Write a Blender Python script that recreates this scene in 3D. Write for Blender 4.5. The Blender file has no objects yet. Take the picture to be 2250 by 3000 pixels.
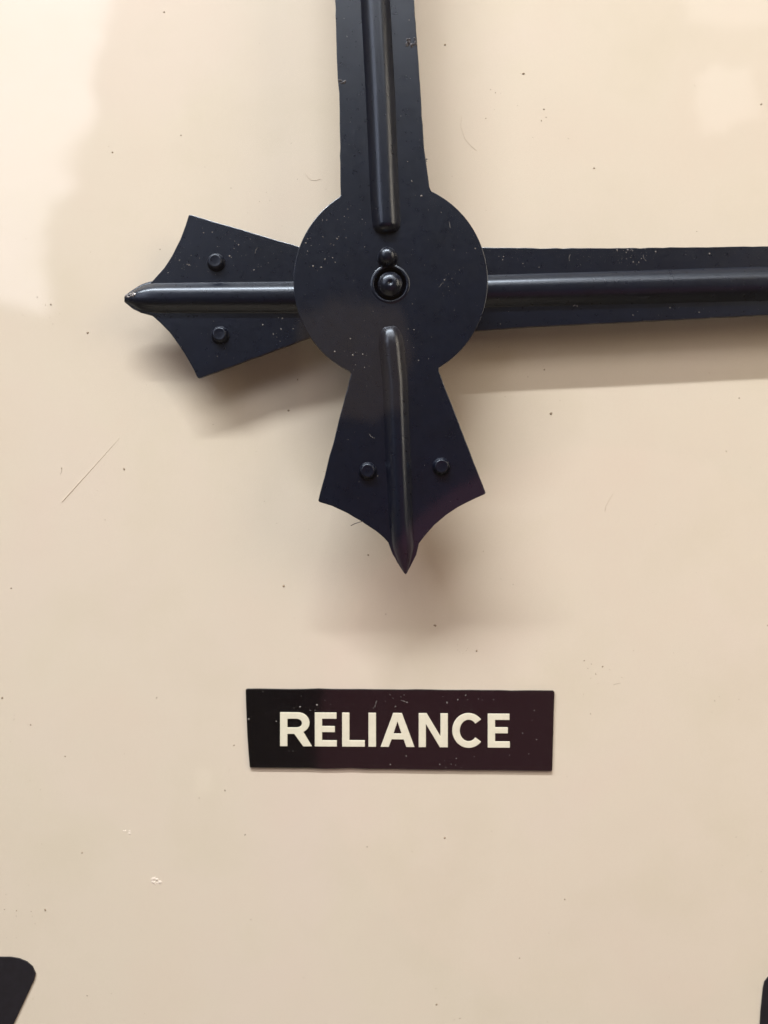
import bpy, bmesh, math, random
from mathutils import Vector, Matrix

# ------------------------------------------------------------------ camera, world, lamps
scene = bpy.context.scene
COL = scene.collection
D = 0.1607                 # lens to dial, metres
PXM = 14000.0              # photograph pixels per metre on the dial
CX, CY = 1125.0, 1500.0
H_HOUR, H_MIN = 0.0064, 0.0139      # height of the top faces of the two hands above the dial

cam_d = bpy.data.cameras.new('camera')
cam = bpy.data.objects.new('camera', cam_d); COL.objects.link(cam)
cam.location = (0, -D, 0); cam.rotation_euler = (math.radians(90), 0, 0)
cam_d.sensor_fit = 'VERTICAL'; cam_d.sensor_height = 36.0
cam_d.lens = 36.0 * D / (3000.0 / PXM)
cam_d.clip_start = 0.005; cam_d.clip_end = 20
cam_d.dof.use_dof = True; cam_d.dof.focus_distance = D - 0.011; cam_d.dof.aperture_fstop = 22
scene.camera = cam
scene.render.resolution_x = 768; scene.render.resolution_y = 1024

world = bpy.data.worlds.new('World'); scene.world = world
world.use_nodes = True
bg = world.node_tree.nodes['Background']
bg.inputs[0].default_value = (1.0, 0.74, 0.50, 1); bg.inputs[1].default_value = 0.05

def lamp(name, loc, size, power, color, target=(0, 0, 0), roll=0.0, shape='RECTANGLE'):
    d = bpy.data.lights.new(name, 'AREA'); d.shape = shape
    d.size, d.size_y = size; d.energy = power; d.color = color
    o = bpy.data.objects.new(name, d); COL.objects.link(o)
    o.location = loc
    q = (Vector(target) - Vector(loc)).to_track_quat('-Z', 'Y')
    o.rotation_euler = (q.to_matrix() @ Matrix.Rotation(roll, 3, 'Z')).to_euler()
    return o

WARM = (1.0, 0.98, 0.955)
# ceiling tube row high above the clock: crisp horizontal, soft vertical shadow edges
lamp('strip_light', (-0.57, -0.90, 1.70), (1.80, 0.035), 71.0, WARM, (-0.57, 0, 0))
# pale ceiling beyond it, seen as a cool sheen on the upper stem of the black hand
lamp('ceiling_bounce', (0.1, -2.0, 2.00), (2.6, 0.75), 26.0, (1.0, 0.92, 0.86), (0.1, 0, 0))
lamp('ceiling_glow', (-0.1, -1.15, 2.25), (3.0, 2.0), 20.0, (1.0, 0.95, 0.86), (-0.1, -1.15, 0))
# bright opening behind the camera to the left (also mirrored in the front glass)
win = lamp('room_window', (-1.82, -2.0, 1.24), (2.2, 1.30), 21.0, (0.95, 0.92, 1.0), (-1.82, 0, 1.24), math.radians(-10))
def ragged(o, cut=0.10, amp=0.22, scale=5.0):
    # noise in the emission gives the lamp a ragged outline when mirrored
    d = o.data; d.use_nodes = True; nt = d.node_tree; N = nt.nodes
    em = N['Emission']; ge = N.new('ShaderNodeNewGeometry'); sp = N.new('ShaderNodeSeparateXYZ')
    nt.links.new(ge.outputs['Parametric'], sp.inputs[0])
    def m(op, a, b=None):
        n = N.new('ShaderNodeMath'); n.operation = op
        for i, v in enumerate((a, b)):
            if v is None: continue
            if isinstance(v, (int, float)): n.inputs[i].default_value = v
            else: nt.links.new(v, n.inputs[i])
        return n.outputs[0]
    u, v = sp.outputs[0], sp.outputs[1]
    e = m('MINIMUM', m('MULTIPLY', m('MINIMUM', u, m('SUBTRACT', 1.0, u)), 2.0), m('MINIMUM', v, m('SUBTRACT', 1.0, v)))
    no = N.new('ShaderNodeTexNoise'); no.inputs['Scale'].default_value = scale; no.inputs['Detail'].default_value = 2.5
    nt.links.new(ge.outputs['Parametric'], no.inputs['Vector'])
    t = m('ADD', e, m('MULTIPLY', m('SUBTRACT', no.outputs['Fac'], 0.5), amp))
    mr = N.new('ShaderNodeMapRange'); mr.interpolation_type = 'SMOOTHSTEP'
    mr.inputs['From Min'].default_value = cut - 0.03; mr.inputs['From Max'].default_value = cut + 0.02
    nt.links.new(t, mr.inputs['Value']); nt.links.new(mr.outputs[0], em.inputs['Strength'])
ragged(win)
# added fill lamps, right and low, outside what the glass mirrors to the lens
lamp('fill_lamp_right', (0.55, -0.36, 0.27), (0.3, 0.4), 1.9, (1.0, 0.79, 0.56), (0, 0, 0))
lamp('fill_lamp_low', (-0.3, -1.0, -1.7), (1.6, 0.8), 2.5, (1.0, 0.76, 0.52), (0, 0, 0))
# mirrored in the glass: far lamps, plus added lamps imitating wall and garment reflections
ragged(lamp('far_lamp', (0.93, -2.0, 1.13), (0.20, 0.30), 0.18, (1.0, 0.97, 0.97), (0.93, 0, 1.13), 0.2), 0.20, 0.6, 3.0)
ragged(lamp('far_lamp', (0.99, -2.0, 1.40), (0.36, 0.20), 0.19, (1.0, 0.97, 0.97), (0.99, 0, 1.40), 0), 0.16, 0.4, 3.0)
lamp('far_lamp', (-0.50, -2.0, -0.74), (0.035, 0.065), 0.004, (1.0, 0.95, 0.82), (-0.50, 0, -0.74), 0)
ragged(lamp('far_lamp', (-1.08, -2.0, 0.64), (0.36, 0.32), 0.20, (1.0, 0.90, 0.94), (-1.08, 0, 0.64), 0), 0.18, 0.5, 3.0)
ragged(lamp('brown_reflection_lamp', (-0.09, -2.0, 0.42), (0.34, 0.46), 0.11, (1.0, 0.72, 0.46), (-0.09, 0, 0.42), 0), 0.18, 0.5, 2.5)
lamp('maroon_reflection_lamp', (0.607, -2.0, -0.60), (1.55, 1.55), 1.25, (1.0, 0.31, 0.42), (0.607, 0, -0.60), 0, 'DISK')

vs = scene.view_settings
scene.display_settings.display_device = 'sRGB'
vs.view_transform = 'Standard'; vs.look = 'None'; vs.exposure = 0.0; vs.gamma = 1.0
vs.use_curve_mapping = False
scene.render.engine = 'CYCLES'

# ------------------------------------------------------------------ helpers
def P(px, py, h=0.0):
    """photograph pixel -> point at height h above the dial (dial in the XZ plane, front is -Y)"""
    k = 1.0 - h / D
    return Vector(((px - CX) / PXM * k, -h, (CY - py) / PXM * k))

def tag(o, label, cat, group=None, kind=None):
    o['label'] = label; o['category'] = cat
    if group: o['group'] = group
    if kind: o['kind'] = kind
    return o

def link(name, bm, mat, parent=None, smooth=False):
    me = bpy.data.meshes.new(name)
    bmesh.ops.recalc_face_normals(bm, faces=bm.faces)
    bm.to_mesh(me); bm.free()
    if smooth:
        for p in me.polygons: p.use_smooth = True
    me.materials.append(mat)
    o = bpy.data.objects.new(name, me); COL.objects.link(o)
    if parent: o.parent = parent; o.matrix_parent_inverse = parent.matrix_world.inverted()
    return o

def empty(name, loc):
    o = bpy.data.objects.new(name, None); COL.objects.link(o)
    o.empty_display_size = 0.01; o.location = loc
    o.matrix_world = Matrix.Translation(loc)
    return o

def bevel(o, w, seg=2):
    m = o.modifiers.new('bevel', 'BEVEL'); m.width = w; m.segments = seg
    m.limit_method = 'ANGLE'; m.angle_limit = math.radians(50)
    return o

def slab(outer, holes, h_top, thick):
    """flat sheet cut to an outline (photo pixels), top face at height h_top"""
    bm = bmesh.new(); edges = []
    for loop in [outer] + holes:
        vsx = [bm.verts.new(P(x, y, h_top)) for x, y in loop]
        for i in range(len(vsx)):
            edges.append(bm.edges.new((vsx[i], vsx[(i + 1) % len(vsx)])))
    r = bmesh.ops.triangle_fill(bm, use_beauty=True, use_dissolve=False, edges=edges)
    faces = [g for g in r['geom'] if isinstance(g, bmesh.types.BMFace)]
    bmesh.ops.dissolve_limit(bm, angle_limit=0.001, verts=bm.verts, edges=[e for e in bm.edges if len(e.link_faces) == 2])
    faces = list(bm.faces)
    ex = bmesh.ops.extrude_face_region(bm, geom=faces, use_keep_orig=True)
    mv = [g for g in ex['geom'] if isinstance(g, bmesh.types.BMVert)]
    bmesh.ops.translate(bm, verts=mv, vec=(0, thick, 0))
    return bm

def roughen(loop, step=22, amp=0.75, seed=3):
    rg = random.Random(seed); out_ = []
    for a, b in zip(loop, loop[1:] + loop[:1]):
        out_.append(a); l = math.hypot(b[0] - a[0], b[1] - a[1])
        n = min(60, int(l / step))
        for i in range(1, n):
            t = i / n; e = rg.gauss(0, amp * 0.6)
            if rg.random() < 0.05: e *= 2.5
            out_.append((lerp(a[0], b[0], t) - (b[1] - a[1]) / l * e, lerp(a[1], b[1], t) + (b[0] - a[0]) / l * e))
    return out_

def lathe(cx, cy, h0, prof, seg=40):
    """prof: (radius px, height m above h0) from the outside in; axis normal to the dial"""
    bm = bmesh.new(); c = P(cx, cy, h0); k = (1 - h0 / D) / PXM
    rings = []
    for r, z in prof:
        if r <= 0:
            rings.append([bm.verts.new((c.x, c.y - z, c.z))])
        else:
            rings.append([bm.verts.new((c.x + r * k * math.cos(2 * math.pi * i / seg), c.y - z,
                                        c.z + r * k * math.sin(2 * math.pi * i / seg))) for i in range(seg)])
    for a, b in zip(rings, rings[1:]):
        for i in range(seg):
            j = (i + 1) % seg
            if len(b) == 1: bm.faces.new((a[i], a[j], b[0]))
            else: bm.faces.new((a[i], a[j], b[j], b[i]))
    return bm

# half section of a pressed rib: fillet at the foot, then a round back
def rib_profile(n=30):
    pts = []
    for i in range(n + 1):
        u = -1 + 2 * i / n
        a = abs(u)
        core = math.sqrt(max(0.0, 1 - (a / 0.86) ** 2)) if a < 0.86 else 0.0
        fil = 0.5 * (1 + math.cos(math.pi * a ** 1.5))
        pts.append((u, 0.3 * core + 0.7 * fil if a < 1 else 0.0))
    return pts

def rib(sections, h0, mat_name='rib'):
    """sections: (x, y, nx, ny, half width px, height m)"""
    bm = bmesh.new(); prof = rib_profile(); rows = []
    for x, y, nx, ny, w, hh in sections:
        row = []
        for u, s in prof:
            p = P(x + nx * w * u, y + ny * w * u, h0)
            p.y = -(h0 - 0.00012 + hh * s)
            row.append(bm.verts.new(p))
        rows.append(row)
    for a, b in zip(rows, rows[1:]):
        for i in range(len(prof) - 1):
            bm.faces.new((a[i], a[i + 1], b[i + 1], b[i]))
    return bm

def lerp(a, b, t): return a + (b - a) * t

# ------------------------------------------------------------------ materials
def new_mat(name):
    m = bpy.data.materials.new(name); m.use_nodes = True
    nt = m.node_tree
    return m, nt, nt.nodes['Principled BSDF']

def noise(nt, scale, detail=4, rough=0.55, vec=None):
    n = nt.nodes.new('ShaderNodeTexNoise'); n.inputs['Scale'].default_value = scale
    n.inputs['Detail'].default_value = detail; n.inputs['Roughness'].default_value = rough
    if vec is None:
        tc = nt.nodes.new('ShaderNodeTexCoord'); vec = tc.outputs['Object']
    nt.links.new(vec, n.inputs['Vector'])
    return n

def ramp(nt, src, stops):
    r = nt.nodes.new('ShaderNodeValToRGB')
    el = r.color_ramp.elements
    while len(el) < len(stops): el.new(0.5)
    for e, (p, c) in zip(el, stops): e.position = p; e.color = (*c, 1) if len(c) == 3 else c
    nt.links.new(src, r.inputs[0]); return r

def bump(nt, b, src, strength, dist):
    bp = nt.nodes.new('ShaderNodeBump'); bp.inputs['Strength'].default_value = strength
    bp.inputs['Distance'].default_value = dist
    nt.links.new(src, bp.inputs['Height']); nt.links.new(bp.outputs[0], b.inputs['Normal'])
    return bp

def mat_dial():
    m, nt, b = new_mat('cream_enamel')
    n1 = noise(nt, 14, 3, 0.5)
    r = ramp(nt, n1.outputs['Fac'], [(0.3, (0.70, 0.64, 0.545)), (0.52, (0.715, 0.66, 0.56)), (0.72, (0.725, 0.655, 0.575))])
    n1.inputs['Distortion'].default_value = 0.6
    n4 = noise(nt, 33, 5, 0.6)
    r4 = ramp(nt, n4.outputs['Fac'], [(0.32, (0.955, 0.96, 0.93)), (0.5, (1.0, 1.0, 1.0)), (0.70, (1.0, 0.975, 0.975))])
    m4 = nt.nodes.new('ShaderNodeMixRGB'); m4.blend_type = 'MULTIPLY'; m4.inputs[0].default_value = 0.7
    nt.links.new(r.outputs[0], m4.inputs[1]); nt.links.new(r4.outputs[0], m4.inputs[2]); r = m4
    n2 = noise(nt, 1800, 3, 0.6)
    mx = nt.nodes.new('ShaderNodeMixRGB'); mx.blend_type = 'MULTIPLY'; mx.inputs[0].default_value = 0.05
    nt.links.new(r.outputs[0], mx.inputs[1]); nt.links.new(n2.outputs['Fac'], mx.inputs[2])
    nt.links.new(mx.outputs[0], b.inputs['Base Color'])
    b.inputs['Roughness'].default_value = 0.5
    b.inputs['Specular IOR Level'].default_value = 0.35
    n3 = noise(nt, 60, 2, 0.5)
    bump(nt, b, n3.outputs['Fac'], 0.06, 0.001)
    return m

def mat_paint():
    m, nt, b = new_mat('blue_black_paint')
    n1 = noise(nt, 220, 4, 0.6)
    r = ramp(nt, n1.outputs['Fac'], [(0.3, (0.0010, 0.0022, 0.0090)), (0.7, (0.0016, 0.0034, 0.0130))])
    nt.links.new(r.outputs[0], b.inputs['Base Color'])
    n2 = noise(nt, 900, 3, 0.6)
    rr = ramp(nt, n2.outputs['Fac'], [(0.3, (0.27,) * 3), (0.7, (0.31,) * 3)])
    nt.links.new(rr.outputs[0], b.inputs['Roughness'])
    n3 = noise(nt, 45, 2, 0.5)
    bump(nt, b, n3.outputs['Fac'], 0.04, 0.0006)
    b.inputs['Specular IOR Level'].default_value = 0.78
    b.inputs['Specular Tint'].default_value = (0.72, 0.84, 1.0, 1)
    return m

def mat_plain(name, col, rough=0.5, metal=0.0, vary=0.0, scale=800):
    m, nt, b = new_mat(name)
    n1 = noise(nt, scale, 3, 0.6)
    lo = tuple(c * (1 - vary) for c in col); hi = tuple(min(1, c * (1 + vary)) for c in col)
    r = ramp(nt, n1.outputs['Fac'], [(0.3, lo), (0.7, hi)])
    nt.links.new(r.outputs[0], b.inputs['Base Color'])
    b.inputs['Roughness'].default_value = rough; b.inputs['Metallic'].default_value = metal
    return m

def mat_glass():
    m = bpy.data.materials.new('front_glass'); m.use_nodes = True
    nt = m.node_tree; nt.nodes.clear()
    out = nt.nodes.new('ShaderNodeOutputMaterial')
    mix = nt.nodes.new('ShaderNodeMixShader'); tr = nt.nodes.new('ShaderNodeBsdfTransparent')
    gl = nt.nodes.new('ShaderNodeBsdfGlossy'); gl.inputs['Roughness'].default_value = 0.05
    lw = nt.nodes.new('ShaderNodeLayerWeight')
    pw = nt.nodes.new('ShaderNodeMath'); pw.operation = 'POWER'; pw.inputs[1].default_value = 5
    ma = nt.nodes.new('ShaderNodeMath'); ma.operation = 'MULTIPLY_ADD'
    ma.inputs[1].default_value = 0.9; ma.inputs[2].default_value = 0.04
    lw.inputs['Blend'].default_value = 0.5
    nt.links.new(lw.outputs['Facing'], pw.inputs[0]); nt.links.new(pw.outputs[0], ma.inputs[0])
    nt.links.new(ma.outputs[0], mix.inputs[0])
    nt.links.new(tr.outputs[0], mix.inputs[1]); nt.links.new(gl.outputs[0], mix.inputs[2])
    n = noise(nt, 22, 2, 0.5)
    bp = nt.nodes.new('ShaderNodeBump'); bp.inputs['Strength'].default_value = 0.25; bp.inputs['Distance'].default_value = 0.001
    nt.links.new(n.outputs['Fac'], bp.inputs['Height']); nt.links.new(bp.outputs[0], gl.inputs['Normal'])
    nt.links.new(mix.outputs[0], out.inputs['Surface'])
    return m

M_DIAL = mat_dial(); M_PAINT = mat_paint()
M_PRINT = mat_plain('black_print', (0.012, 0.012, 0.018), 0.45, 0, 0.2)
M_PLATE = mat_plain('black_label_gloss', (0.003, 0.003, 0.0045), 0.22, 0, 0.3)
M_LETTER = mat_plain('pale_letter', (0.76, 0.75, 0.62), 0.5, 0, 0.04)
M_METAL = mat_plain('bare_worn_metal', (0.42, 0.42, 0.45), 0.35, 0.9, 0.35, 2500)
M_CHIP = mat_plain('lifted_paint', (0.10, 0.10, 0.115), 0.3, 0.0, 0.8, 3000)
M_GLASS = mat_glass()
M_SCRATCH = mat_plain('scratch_grey', (0.655, 0.585, 0.495), 0.7, 0, 0.2, 3000)
M_DUST_L = mat_plain('pale_dust', (0.21, 0.205, 0.20), 0.9, 0, 0.8, 4000)
M_ENCHIP = mat_plain('pale_enamel_chip', (0.80, 0.74, 0.66), 0.3, 0, 0.05, 3000)
M_LINT = mat_plain('pale_lint', (0.50, 0.42, 0.33), 0.9, 0, 0.2, 3000)
M_DUST_D = mat_plain('dark_dust', (0.30, 0.24, 0.17), 0.9, 0, 0.4, 4000)

# ------------------------------------------------------------------ dial
PIV = (1144.0, 826.0)
dial_c = P(PIV[0], PIV[1], 0)
dial = empty('clock_dial', (dial_c.x, 0.0, dial_c.z))
tag(dial, 'cream enamelled clock dial behind both black hands', 'clock dial')
def disc_bm(c, r, y0, y1, seg=128):
    bm = bmesh.new()
    a = [bm.verts.new((c.x + r * math.cos(2 * math.pi * i / seg), y0, c.z + r * math.sin(2 * math.pi * i / seg))) for i in range(seg)]
    b = [bm.verts.new((v.co.x, y1, v.co.z)) for v in a]
    bm.faces.new(a); bm.faces.new(b)
    for i in range(seg):
        j = (i + 1) % seg
        bm.faces.new((a[i], a[j], b[j], b[i]))
    return bm
link('face_plate', disc_bm(dial_c, 0.235, 0.0, 0.0015), M_DIAL, dial)

def arc(cx, cy, r, a0, a1, n=8, ry=None):
    ry = ry or r
    return [(cx + r * math.cos(math.radians(lerp(a0, a1, i / n))), cy + ry * math.sin(math.radians(lerp(a0, a1, i / n)))) for i in range(n + 1)]

seven = [(-330, 2803), (30, 2804)] + [(55, 2808), (79, 2818), (95, 2832), (104, 2853), (99, 2873)] + \
        [(38, 3003), (-160, 3430), (-265, 3430), (-75, 2905), (-330, 2905)]
o = link('numeral', slab(seven, [], 0.0003, 0.00028), M_PRINT, dial); bevel(o, 0.00008)
o['label'] = 'bold black numeral seven with rounded corner'

# numeral five as one bent stroke
five_out = [(2580, 2860), (2262, 2860), (2250, 2864), (2240, 2877), (2236, 2895), (2229, 2964), (2227, 3000), (2215, 3165), (2300, 3185)] + \
    arc(2400, 3265, 105, -140, 120, 16) + [(2300, 3330), (2235, 3330), (2262, 3420)] + \
    [(p[0], p[1]) for p in arc(2400, 3265, 195, 120, -135, 18)] + [(2312, 3110), (2325, 2955), (2580, 2955)]
o = link('numeral', slab(five_out, [], 0.0003, 0.00028), M_PRINT, dial); bevel(o, 0.00008)
o['label'] = 'bold black numeral five seen by its slanted stem'

# wear on the dial: a long scratch and small chips
def sliver(pts, widths, h, mat, name, parent):
    bm = bmesh.new(); L = []; R = []; B = []
    for i, (x, y) in enumerate(pts):
        j = min(i + 1, len(pts) - 1); k0 = max(i - 1, 0)
        dx, dy = pts[j][0] - pts[k0][0], pts[j][1] - pts[k0][1]; l = math.hypot(dx, dy) or 1
        w = widths[i]
        L.append(bm.verts.new(P(x - dy / l * w, y + dx / l * w, h - 0.00006)))
        R.append(bm.verts.new(P(x + dy / l * w, y - dx / l * w, h - 0.00006)))
        c = P(x, y, h); B.append(bm.verts.new((c.x, -(h + w / PXM * 0.8), c.z)))
    for i in range(len(pts) - 1):
        bm.faces.new((L[i], L[i + 1], B[i + 1], B[i])); bm.faces.new((B[i], B[i + 1], R[i + 1], R[i]))
    return link(name, bm, mat, parent)
sp = [(lerp(182, 350, t), lerp(1470, 1284, t)) for t in [i / 14 for i in range(15)]]
sliver(sp, [1.5 * (1 - i / 15) + 0.15 for i in range(15)], 0.00002, M_SCRATCH, 'scratch', dial)

rng = random.Random(7)
def fleck(bm, px, py, h, r, rg, flat=0.5):
    n = rg.randint(5, 7); a0 = rg.random() * 6.28; el = rg.uniform(0.5, 1.0); th = rg.random() * 3.14
    base = []
    for i in range(n):
        a = a0 + 2 * math.pi * i / n; rr = r * rg.uniform(0.75, 1.2)
        x, y = rr * math.cos(a), rr * el * math.sin(a)
        base.append(bm.verts.new(P(px + x * math.cos(th) - y * math.sin(th), py + x * math.sin(th) + y * math.cos(th), h)))
    c = P(px, py, h); top = bm.verts.new((c.x, -(h + r / PXM * flat), c.z))
    for i in range(n):
        bm.faces.new((base[i], base[(i + 1) % n], top))

for (x, y, r, n, seed) in [(462, 2582, 13, 9, 21), (370, 2440, 9, 5, 22)]:
    rg = random.Random(seed); bm = bmesh.new()
    for i in range(n): fleck(bm, x + rg.uniform(-r, r) * 1.3, y + rg.uniform(-r, r) * 0.6, 0.0, rg.uniform(0.3, 0.6) * r, rg, 0.25)
    link('enamel_chip', bm, M_ENCHIP, dial)
# ------------------------------------------------------------------ hands
def rivet(cx, cy, h, parent, base=26, cap=17, hh=0.0011):
    prof = [(base + 2, -0.0002), (base, 0.0001), (base - 1, hh * 0.35), (base - 4, hh * 0.62), (cap + 2, hh * 0.93), (cap, hh),
            (cap * 0.85, hh * 0.97), (cap * 0.4, hh * 0.95), (0, hh * 0.95)]
    return link('rivet', lathe(cx, cy, h, prof), M_PAINT, parent, True)

TH = 0.0009
# hour hand (points to three, lies underneath)
hour = empty('hour_hand', tuple(P(*PIV, H_HOUR)))
tag(hour, 'horizontal black hour hand underneath, its forked tail with worn bare tip', 'clock hand')
h_up = [(553, 629), (560, 629), (875, 722)]
hub_top = arc(1144, 846, 235, 212, 328, 18)
hub_bot = arc(1144, 846, 235, 30, 148, 18)
hour_out = [(363.5, 868), (394, 849), (408, 842), (436, 833), (448, 821), (481, 784), (506, 745), (528, 701), (543, 661), (551, 635)] + h_up + \
    hub_top + [(1405, 724), (1605, 727), (1810, 726), (2250, 721), (2600, 716), (2640, 640), (2860, 820), (2640, 985), (2605, 905), (2250, 922.5), (1758, 947.5), (1553, 957), (1400, 968), (1370, 970)] + \
    hub_bot + [(908, 989), (590, 1106), (580.5, 1108), (576, 1102), (568, 1084), (550, 1052), (524.5, 1012), (495.5, 972), (466.6, 943), (445, 924), (412, 914.5), (387, 903.5), (363.5, 884)]
o = link('blade', slab(roughen(hour_out), [], H_HOUR, TH), M_PAINT, hour); bevel(o, 0.00013)

def path_rib(keys, n, h0, ends=(True, True), endlen=(30, 30), power=0.5):
    """keys: (x, y, half width, height) along the rib; sampled evenly, rounded ends"""
    d = [0]
    for a, b in zip(keys, keys[1:]): d.append(d[-1] + math.hypot(b[0] - a[0], b[1] - a[1]))
    tot = d[-1]; secs = []
    ts = sorted(set([i / n * tot for i in range(n + 1)] +
                    [endlen[0] * (1 - math.cos(j / 10 * math.pi / 2)) for j in range(11)] +
                    [tot - endlen[1] * (1 - math.cos(j / 10 * math.pi / 2)) for j in range(11)]))
    for t in ts:
        i = 0
        while i < len(keys) - 2 and t > d[i + 1]: i += 1
        f = (t - d[i]) / (d[i + 1] - d[i])
        x, y, w, hh = (lerp(keys[i][q], keys[i + 1][q], f) for q in range(4))
        dx, dy = keys[i + 1][0] - keys[i][0], keys[i + 1][1] - keys[i][1]; l = math.hypot(dx, dy)
        e = 1.0; we = 1.0
        if ends[0] and t < endlen[0]: e = math.sqrt(max(0, 1 - (1 - t / endlen[0]) ** 2)); we = 0.12 + 0.88 * e ** 0.7
        if ends[1] and tot - t < endlen[1]: e = math.sqrt(max(0, 1 - (1 - (tot - t) / endlen[1]) ** 2)); we = 0.12 + 0.88 * e ** 0.7
        secs.append((x, y, -dy / l, dx / l, w * we, hh * e))
    return rib(secs, h0)

RH = 0.0018
o = link('rib', path_rib([(2760, 826, 40, 0.0022), (2250, 831, 58, RH), (1431, 853, 55, RH), (1290, 857, 54, RH)], 30, H_HOUR, (True, True), (60, 45)), M_PAINT, hour, True)
o = link('rib', path_rib([(990, 868, 54, RH), (860, 871, 54, RH), (450, 873, 51, RH), (415, 875, 43, RH * .9), (392, 875, 29, RH * .62), (366, 875.5, 11, RH * .25)], 40, H_HOUR, (True, False), (45, 1)), M_PAINT, hour, True)
# bare metal where the paint has worn off the tip
bm = bmesh.new()
for i in range(16):
    t = i / 15
    fleck(bm, 368 + 26 * t + rng.uniform(-2, 2), 871 - 6 * t + rng.uniform(-6, 5), H_HOUR + RH * (0.16 + 0.5 * t), rng.uniform(2.5, 6.0), rng, 0.5)
o = link('worn_tip', bm, M_METAL, hour); o['label'] = 'bare silvery metal showing at the chipped tip'
rivet(633, 769, H_HOUR, hour); rivet(645.5, 982, H_HOUR, hour)

# minute hand (points to twelve, lies on top)
minute = empty('minute_hand', tuple(P(*PIV, H_MIN)))
tag(minute, 'upright black minute hand on top, with round hub and forked tail', 'clock hand')
ELL = (1144.4, 824, 285, 291)
def ell(a0, a1, n): return arc(ELL[0], ELL[1], ELL[2], a0, a1, n, ELL[3])
ang = lambda x, y: math.degrees(math.atan2((y - ELL[1]) / ELL[3], (x - ELL[0]) / ELL[2]))
aTL, aTR = ang(998, 573.3), ang(1260.5, 556)
aBR, aBL = ang(1286, 1084), ang(1029, 1092)
min_out = [(998, 571), (996.5, 480), (996, 407), (993.5, 271), (989, 230), (985.6, 135.6), (981.5, 0), (970, -400), (958, -800),
           (905, -800), (1085, -1020), (1225, -800), (1182, -800), (1196, -400), (1213.4, 0), (1223, 135.6), (1232.5, 271), (1243, 434), (1250.5, 488), (1258.5, 547), (1262, 556)] + \
    ell(aTR + 1, aBR - 0.7, 60) + \
    [(1286, 1088), (1422, 1440), (1423.4, 1444), (1420, 1448), (1370, 1471), (1341, 1486), (1308.7, 1507.5), (1272.5, 1538), (1243.6, 1571), (1227.3, 1592.5),
     (1220, 1625), (1202, 1661), (1188.6, 1684), (1167.7, 1652), (1149.6, 1623), (1137, 1589), (1124, 1574.5), (1102.6, 1556.4), (1059, 1527.4), (1019, 1504), (972, 1482), (936, 1471), (932.5, 1467), (933, 1463),
     (1028, 1096)] + ell(aBL + 0.7, aTL + 360 - 1, 62)
hole = arc(1143, 832, 47, 0, 350, 35)
o = link('blade', slab(roughen(min_out, seed=5), [hole], H_MIN, TH), M_PAINT, minute); bevel(o, 0.00013)
o = link('rib', path_rib([(1082, -700, 40, RH * .9), (1099.5, 0, 50, RH), (1114, 271, 50, RH), (1128, 597, 49, RH), (1134, 684, 47, RH)], 30, H_MIN, (True, True), (60, 26)), M_PAINT, minute, True)
o = link('rib', path_rib([(1142, 955, 42, RH), (1148, 1020, 44, RH), (1158, 1122, 43, RH), (1166, 1339, 43, RH), (1177, 1556, 40, RH), (1182, 1600, 38, RH * .85), (1185, 1640, 25, RH * .5), (1188.5, 1680, 4, RH * .1)], 40, H_MIN, (True, False), (62, 1)), M_PAINT, minute, True)
rivet(1077.5, 1380, H_MIN, minute); rivet(1292.5, 1367, H_MIN, minute)
# hub: locating pin, collar and the end of the spindle
pin = [(30, -0.0002), (29, 0.0002), (27, 0.0009), (22, 0.0015), (14, 0.0019), (6, 0.0020), (0, 0.0020)]
link('pin', lathe(1135, 755, H_MIN, pin), M_PAINT, minute, True)
collar = [(60, -0.0001), (57, 0.00003), (52, 0.00010), (50, 0.00010), (47.5, 0.00002), (46, -0.0006), (45, -0.0012), (30, -0.0014)]
link('collar', lathe(1143, 832, H_MIN, collar, 56), M_PAINT, minute, True)
stud = [(37, -0.0014), (36.5, 0.0003), (35, 0.0006), (32, 0.0007), (30, 0.0008), (26, 0.0011), (19, 0.0013), (12, 0.00142), (6, 0.00144), (4, 0.0013), (0, 0.0012)]
link('spindle', lathe(1143, 834, H_MIN, stud, 48), M_PAINT, minute, True)
link('arbor', lathe(1143, 836, 0.0, [(40, 0.0), (40, H_MIN - 0.0014), (0, H_MIN - 0.0014)], 32), M_PAINT, minute)

# lumps of lifted paint on the edges of the hands
def lumps(spots, h, parent, mat=M_CHIP):
    for (x, y, r, n, seed) in spots:
        rg = random.Random(seed); bm = bmesh.new()
        for i in range(n):
            fleck(bm, x + rg.uniform(-r, r), y + rg.uniform(-r, r) * 0.8, h - 0.00005, rg.uniform(0.25, 0.55) * r, rg, 0.7)
        link('paint_chip', bm, mat, parent)
lumps([(1203, 124, 15, 12, 1), (1000, 236, 11, 8, 2), (1246, 470, 6, 5, 4)], H_MIN, minute)
lumps([(1680, 890, 11, 8, 5), (1846, 729, 9, 6, 6)], H_HOUR, hour)

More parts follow.
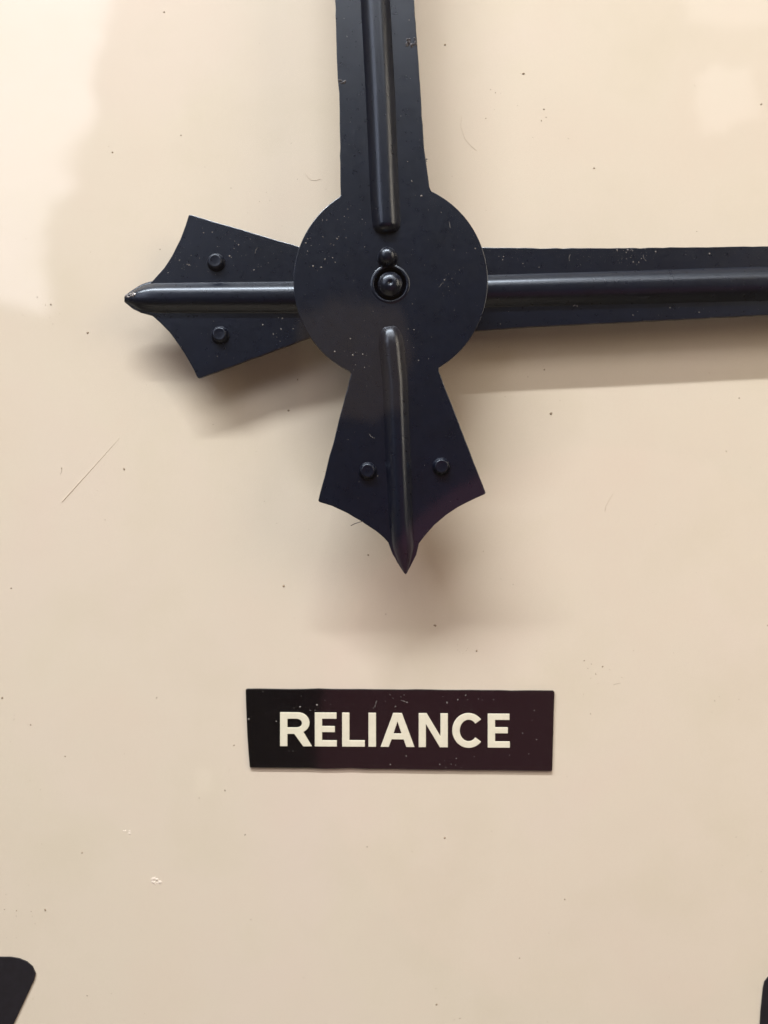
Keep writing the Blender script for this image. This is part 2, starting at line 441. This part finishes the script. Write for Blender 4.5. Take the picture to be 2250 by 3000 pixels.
# ------------------------------------------------------------------ name plate
plate = empty('name_plate', tuple(P(1172, 2140, 0)))
tag(plate, 'black oblong name plate reading RELIANCE stuck on the cream dial', 'name plate')
out = [(719, 2022), (722, 2018), (1100, 2020), (1621, 2023.5), (1625.5, 2028), (1622, 2140), (1618.5, 2260.5), (1200, 2256), (733, 2250), (731, 2248), (727, 2200), (722, 2110)]
HP = 0.0006
o = link('backing', slab(roughen(out, 40, 0.9, 9), [], HP, HP - 0.00002), M_PLATE, plate); bevel(o, 0.00025, 3)
def Z(x, y):
    y = y + (x - 222) * (8.0 / 1156.0) - 1.0
    return (690 + x * .5847, 1980 + y * .5847)
def rect(x0, y0, x1, y1): return [(x0, y0), (x1, y0), (x1, y1), (x0, y1)]
T, B_ = 184, 354
def glyph_E(x):
    return [(x, T), (x + 109, T), (x + 109, T + 31), (x + 37, T + 31), (x + 37, T + 68), (x + 101, T + 68), (x + 101, T + 98), (x + 37, T + 98), (x + 37, T + 139), (x + 111, T + 139), (x + 111, B_), (x, B_)], []
letters = [
    ([(223, T), (310, T)] + arc(312, T + 52, 59, -88, 62, 14, 52) + [(383, B_), (339, B_), (294, T + 108), (260, T + 108), (260, B_), (223, B_)],
     [[(260, T + 32), (305, T + 32)] + arc(306, T + 54, 27, -80, 80, 8, 22) + [(305, T + 76), (260, T + 76)]]),
    glyph_E(397),
    ([(534, T), (571, T), (571, T + 138), (648, T + 138), (648, B_), (534, B_)], []),
    (rect(666, T, 704, B_), []),
    ([(790, T), (834, T), (897, B_), (856, B_), (842, T + 132), (782, T + 132), (768, B_), (727, B_)],
     [[(811.5, T + 42), (832, T + 103), (792, T + 103)]]),
    ([(918, T), (958, T), (1027, T + 115), (1027, T), (1064, T), (1064, B_), (1024, B_), (954, T + 54), (954, B_), (918, B_)], []),
    (arc(1168, T + 85, 82, -40, -320, 34, 87) + arc(1168, T + 85, 44, -320, -40, 30, 54), []),
    glyph_E(1264),
]
names = 'RELIANCE'
for ch, (outer, holes) in zip(names, letters):
    o = link('letter', slab([Z(*p) for p in outer], [[Z(*p) for p in hl] for hl in holes], HP + 0.00022, 0.00024), M_LETTER, plate)
    bevel(o, 0.00005, 1)
    o['label'] = 'pale capital letter ' + ch

# ------------------------------------------------------------------ dust, fibres
def inside(pt, poly):
    x, y = pt; c = False; j = len(poly) - 1
    for i in range(len(poly)):
        xi, yi = poly[i]; xj, yj = poly[j]
        if (yi > y) != (yj > y) and x < (xj - xi) * (y - yi) / (yj - yi) + xi: c = not c
        j = i
    return c
def dist_poly(pt, poly):
    best = 1e9
    for a, b in zip(poly, poly[1:] + poly[:1]):
        ax, ay = a; bx, by = b; dx, dy = bx - ax, by - ay
        t = max(0, min(1, ((pt[0] - ax) * dx + (pt[1] - ay) * dy) / (dx * dx + dy * dy + 1e-9)))
        best = min(best, math.hypot(pt[0] - ax - t * dx, pt[1] - ay - t * dy))
    return best
def scatter(n, box, ok, h, rmin, rmax, seed, mat, name, label, clump=0.6, lint=0.03):
    rg = random.Random(seed); bm = bmesh.new(); k = 0
    hubs = []
    while len(hubs) < 14:
        x, y = rg.uniform(box[0], box[2]), rg.uniform(box[1], box[3])
        if ok(x, y): hubs.append((x, y, rg.uniform(18, 90)))
    while k < n:
        x, y = rg.uniform(box[0], box[2]), rg.uniform(box[1], box[3])
        if rg.random() < clump:
            c = rg.choice(hubs); x, y = rg.gauss(c[0], c[2]), rg.gauss(c[1], c[2])
        if not ok(x, y): continue
        r = rmin + (rmax - rmin) * rg.random() ** 5
        fleck(bm, x, y, h, r, rg); k += 1
        if rg.random() < lint:     # short lint fibre
            a = rg.random() * 6.28; cv = rg.uniform(-0.25, 0.25)
            for q in range(6):
                x += 3.0 * math.cos(a); y += 3.0 * math.sin(a); a += cv
                if ok(x, y): fleck(bm, x, y, h, 1.2, rg)
    o = link(name, bm, mat); tag(o, label, 'dust', kind='stuff'); return o

in_hr = lambda x, y: 365 < x < 2260 and inside((x, y), hour_out) and abs(y - (873 - (x - 450) * 0.0225)) > 62 and math.hypot(x - 1144, y - 824) > 292
in_mn = lambda x, y: -20 < y < 1660 and inside((x, y), min_out) and not (y < 700 and abs(x - (1099 + y * 0.05)) < 54) and not (y > 945 and abs(x - (1142 + (y - 955) * 0.058)) < 48) and math.hypot(x - 1143, y - 832) > 70 and math.hypot(x - 1135, y - 755) > 34
scatter(180, (360, 600, 2250, 1110), in_hr, H_HOUR, 0.8, 3.6, 11, M_DUST_L, 'dust', 'pale dust specks scattered over the horizontal hour hand')
scatter(170, (860, 0, 1430, 1660), in_mn, H_MIN, 0.8, 3.6, 12, M_DUST_L, 'dust', 'pale dust specks scattered over the upright minute hand')
in_pl = lambda x, y: inside((x, y), out) and dist_poly((x, y), out) > 6 and not (1030 - 5 > x > 5 and False) and not (2082 < y < 2198 and 815 < x < 1500)
scatter(50, (719, 2020, 1625, 2260), in_pl, HP, 1.0, 3.6, 13, M_DUST_L, 'dust', 'pale dust specks on the black name plate')
in_dl = lambda x, y: not inside((x, y), out) and not inside((x, y), seven)
scatter(280, (-200, -200, 2450, 3100), in_dl, 0.00001, 1.1, 4.6, 14, M_DUST_D, 'dust', 'dark dust specks scattered over the cream dial', 0.35, 0.008)

def tube(pts, r, h, mat, name, label, cat):
    bm = bmesh.new(); rows = []
    for i, (x, y) in enumerate(pts):
        j = min(i + 1, len(pts) - 1); k0 = max(i - 1, 0)
        dx, dy = pts[j][0] - pts[k0][0], pts[j][1] - pts[k0][1]; l = math.hypot(dx, dy) or 1
        c = P(x, y, h); row = []
        for q in range(6):
            a = q / 6 * 2 * math.pi
            row.append(bm.verts.new((c.x - dy / l * r * math.cos(a), c.y - r + r * math.sin(a) * 0.98, c.z - dx / l * r * math.cos(a))))
        rows.append(row)
    for a, b in zip(rows, rows[1:]):
        for q in range(6): bm.faces.new((a[q], a[(q + 1) % 6], b[(q + 1) % 6], b[q]))
    bm.faces.new(rows[0]); bm.faces.new(rows[-1])
    return tag(link(name, bm, mat, None, True), label, cat)
tube([(1028, 1540), (1040, 1534), (1052, 1530), (1064, 1527)], 0.00007, H_MIN, M_PRINT, 'hair', 'short dark hair sticking out from the minute hand tail edge', 'hair')
tube([(895, 508), (902, 520), (912, 528), (926, 529), (940, 524)], 0.000022, 0.0, M_LINT, 'lint', 'fine curled lint fibre on the dial beside the minute hand', 'lint')
tube([(1795, 1448), (1784, 1466), (1775, 1482), (1772, 1498)], 0.000022, 0.0, M_LINT, 'lint', 'fine bent lint fibre on open cream dial below hour hand', 'lint')
tube([(1352, 340), (1350, 372), (1362, 408), (1380, 428), (1396, 442)], 0.00002, 0.0, M_LINT, 'lint', 'long faint lint fibre on dial between the two hands', 'lint')

# ------------------------------------------------------------------ front glass
bm = disc_bm(dial_c, 0.24, -0.0265, -0.0235)
g = link('clock_glass', bm, M_GLASS)
tag(g, 'clear flat front glass covering the clock hands and dial', 'glass')
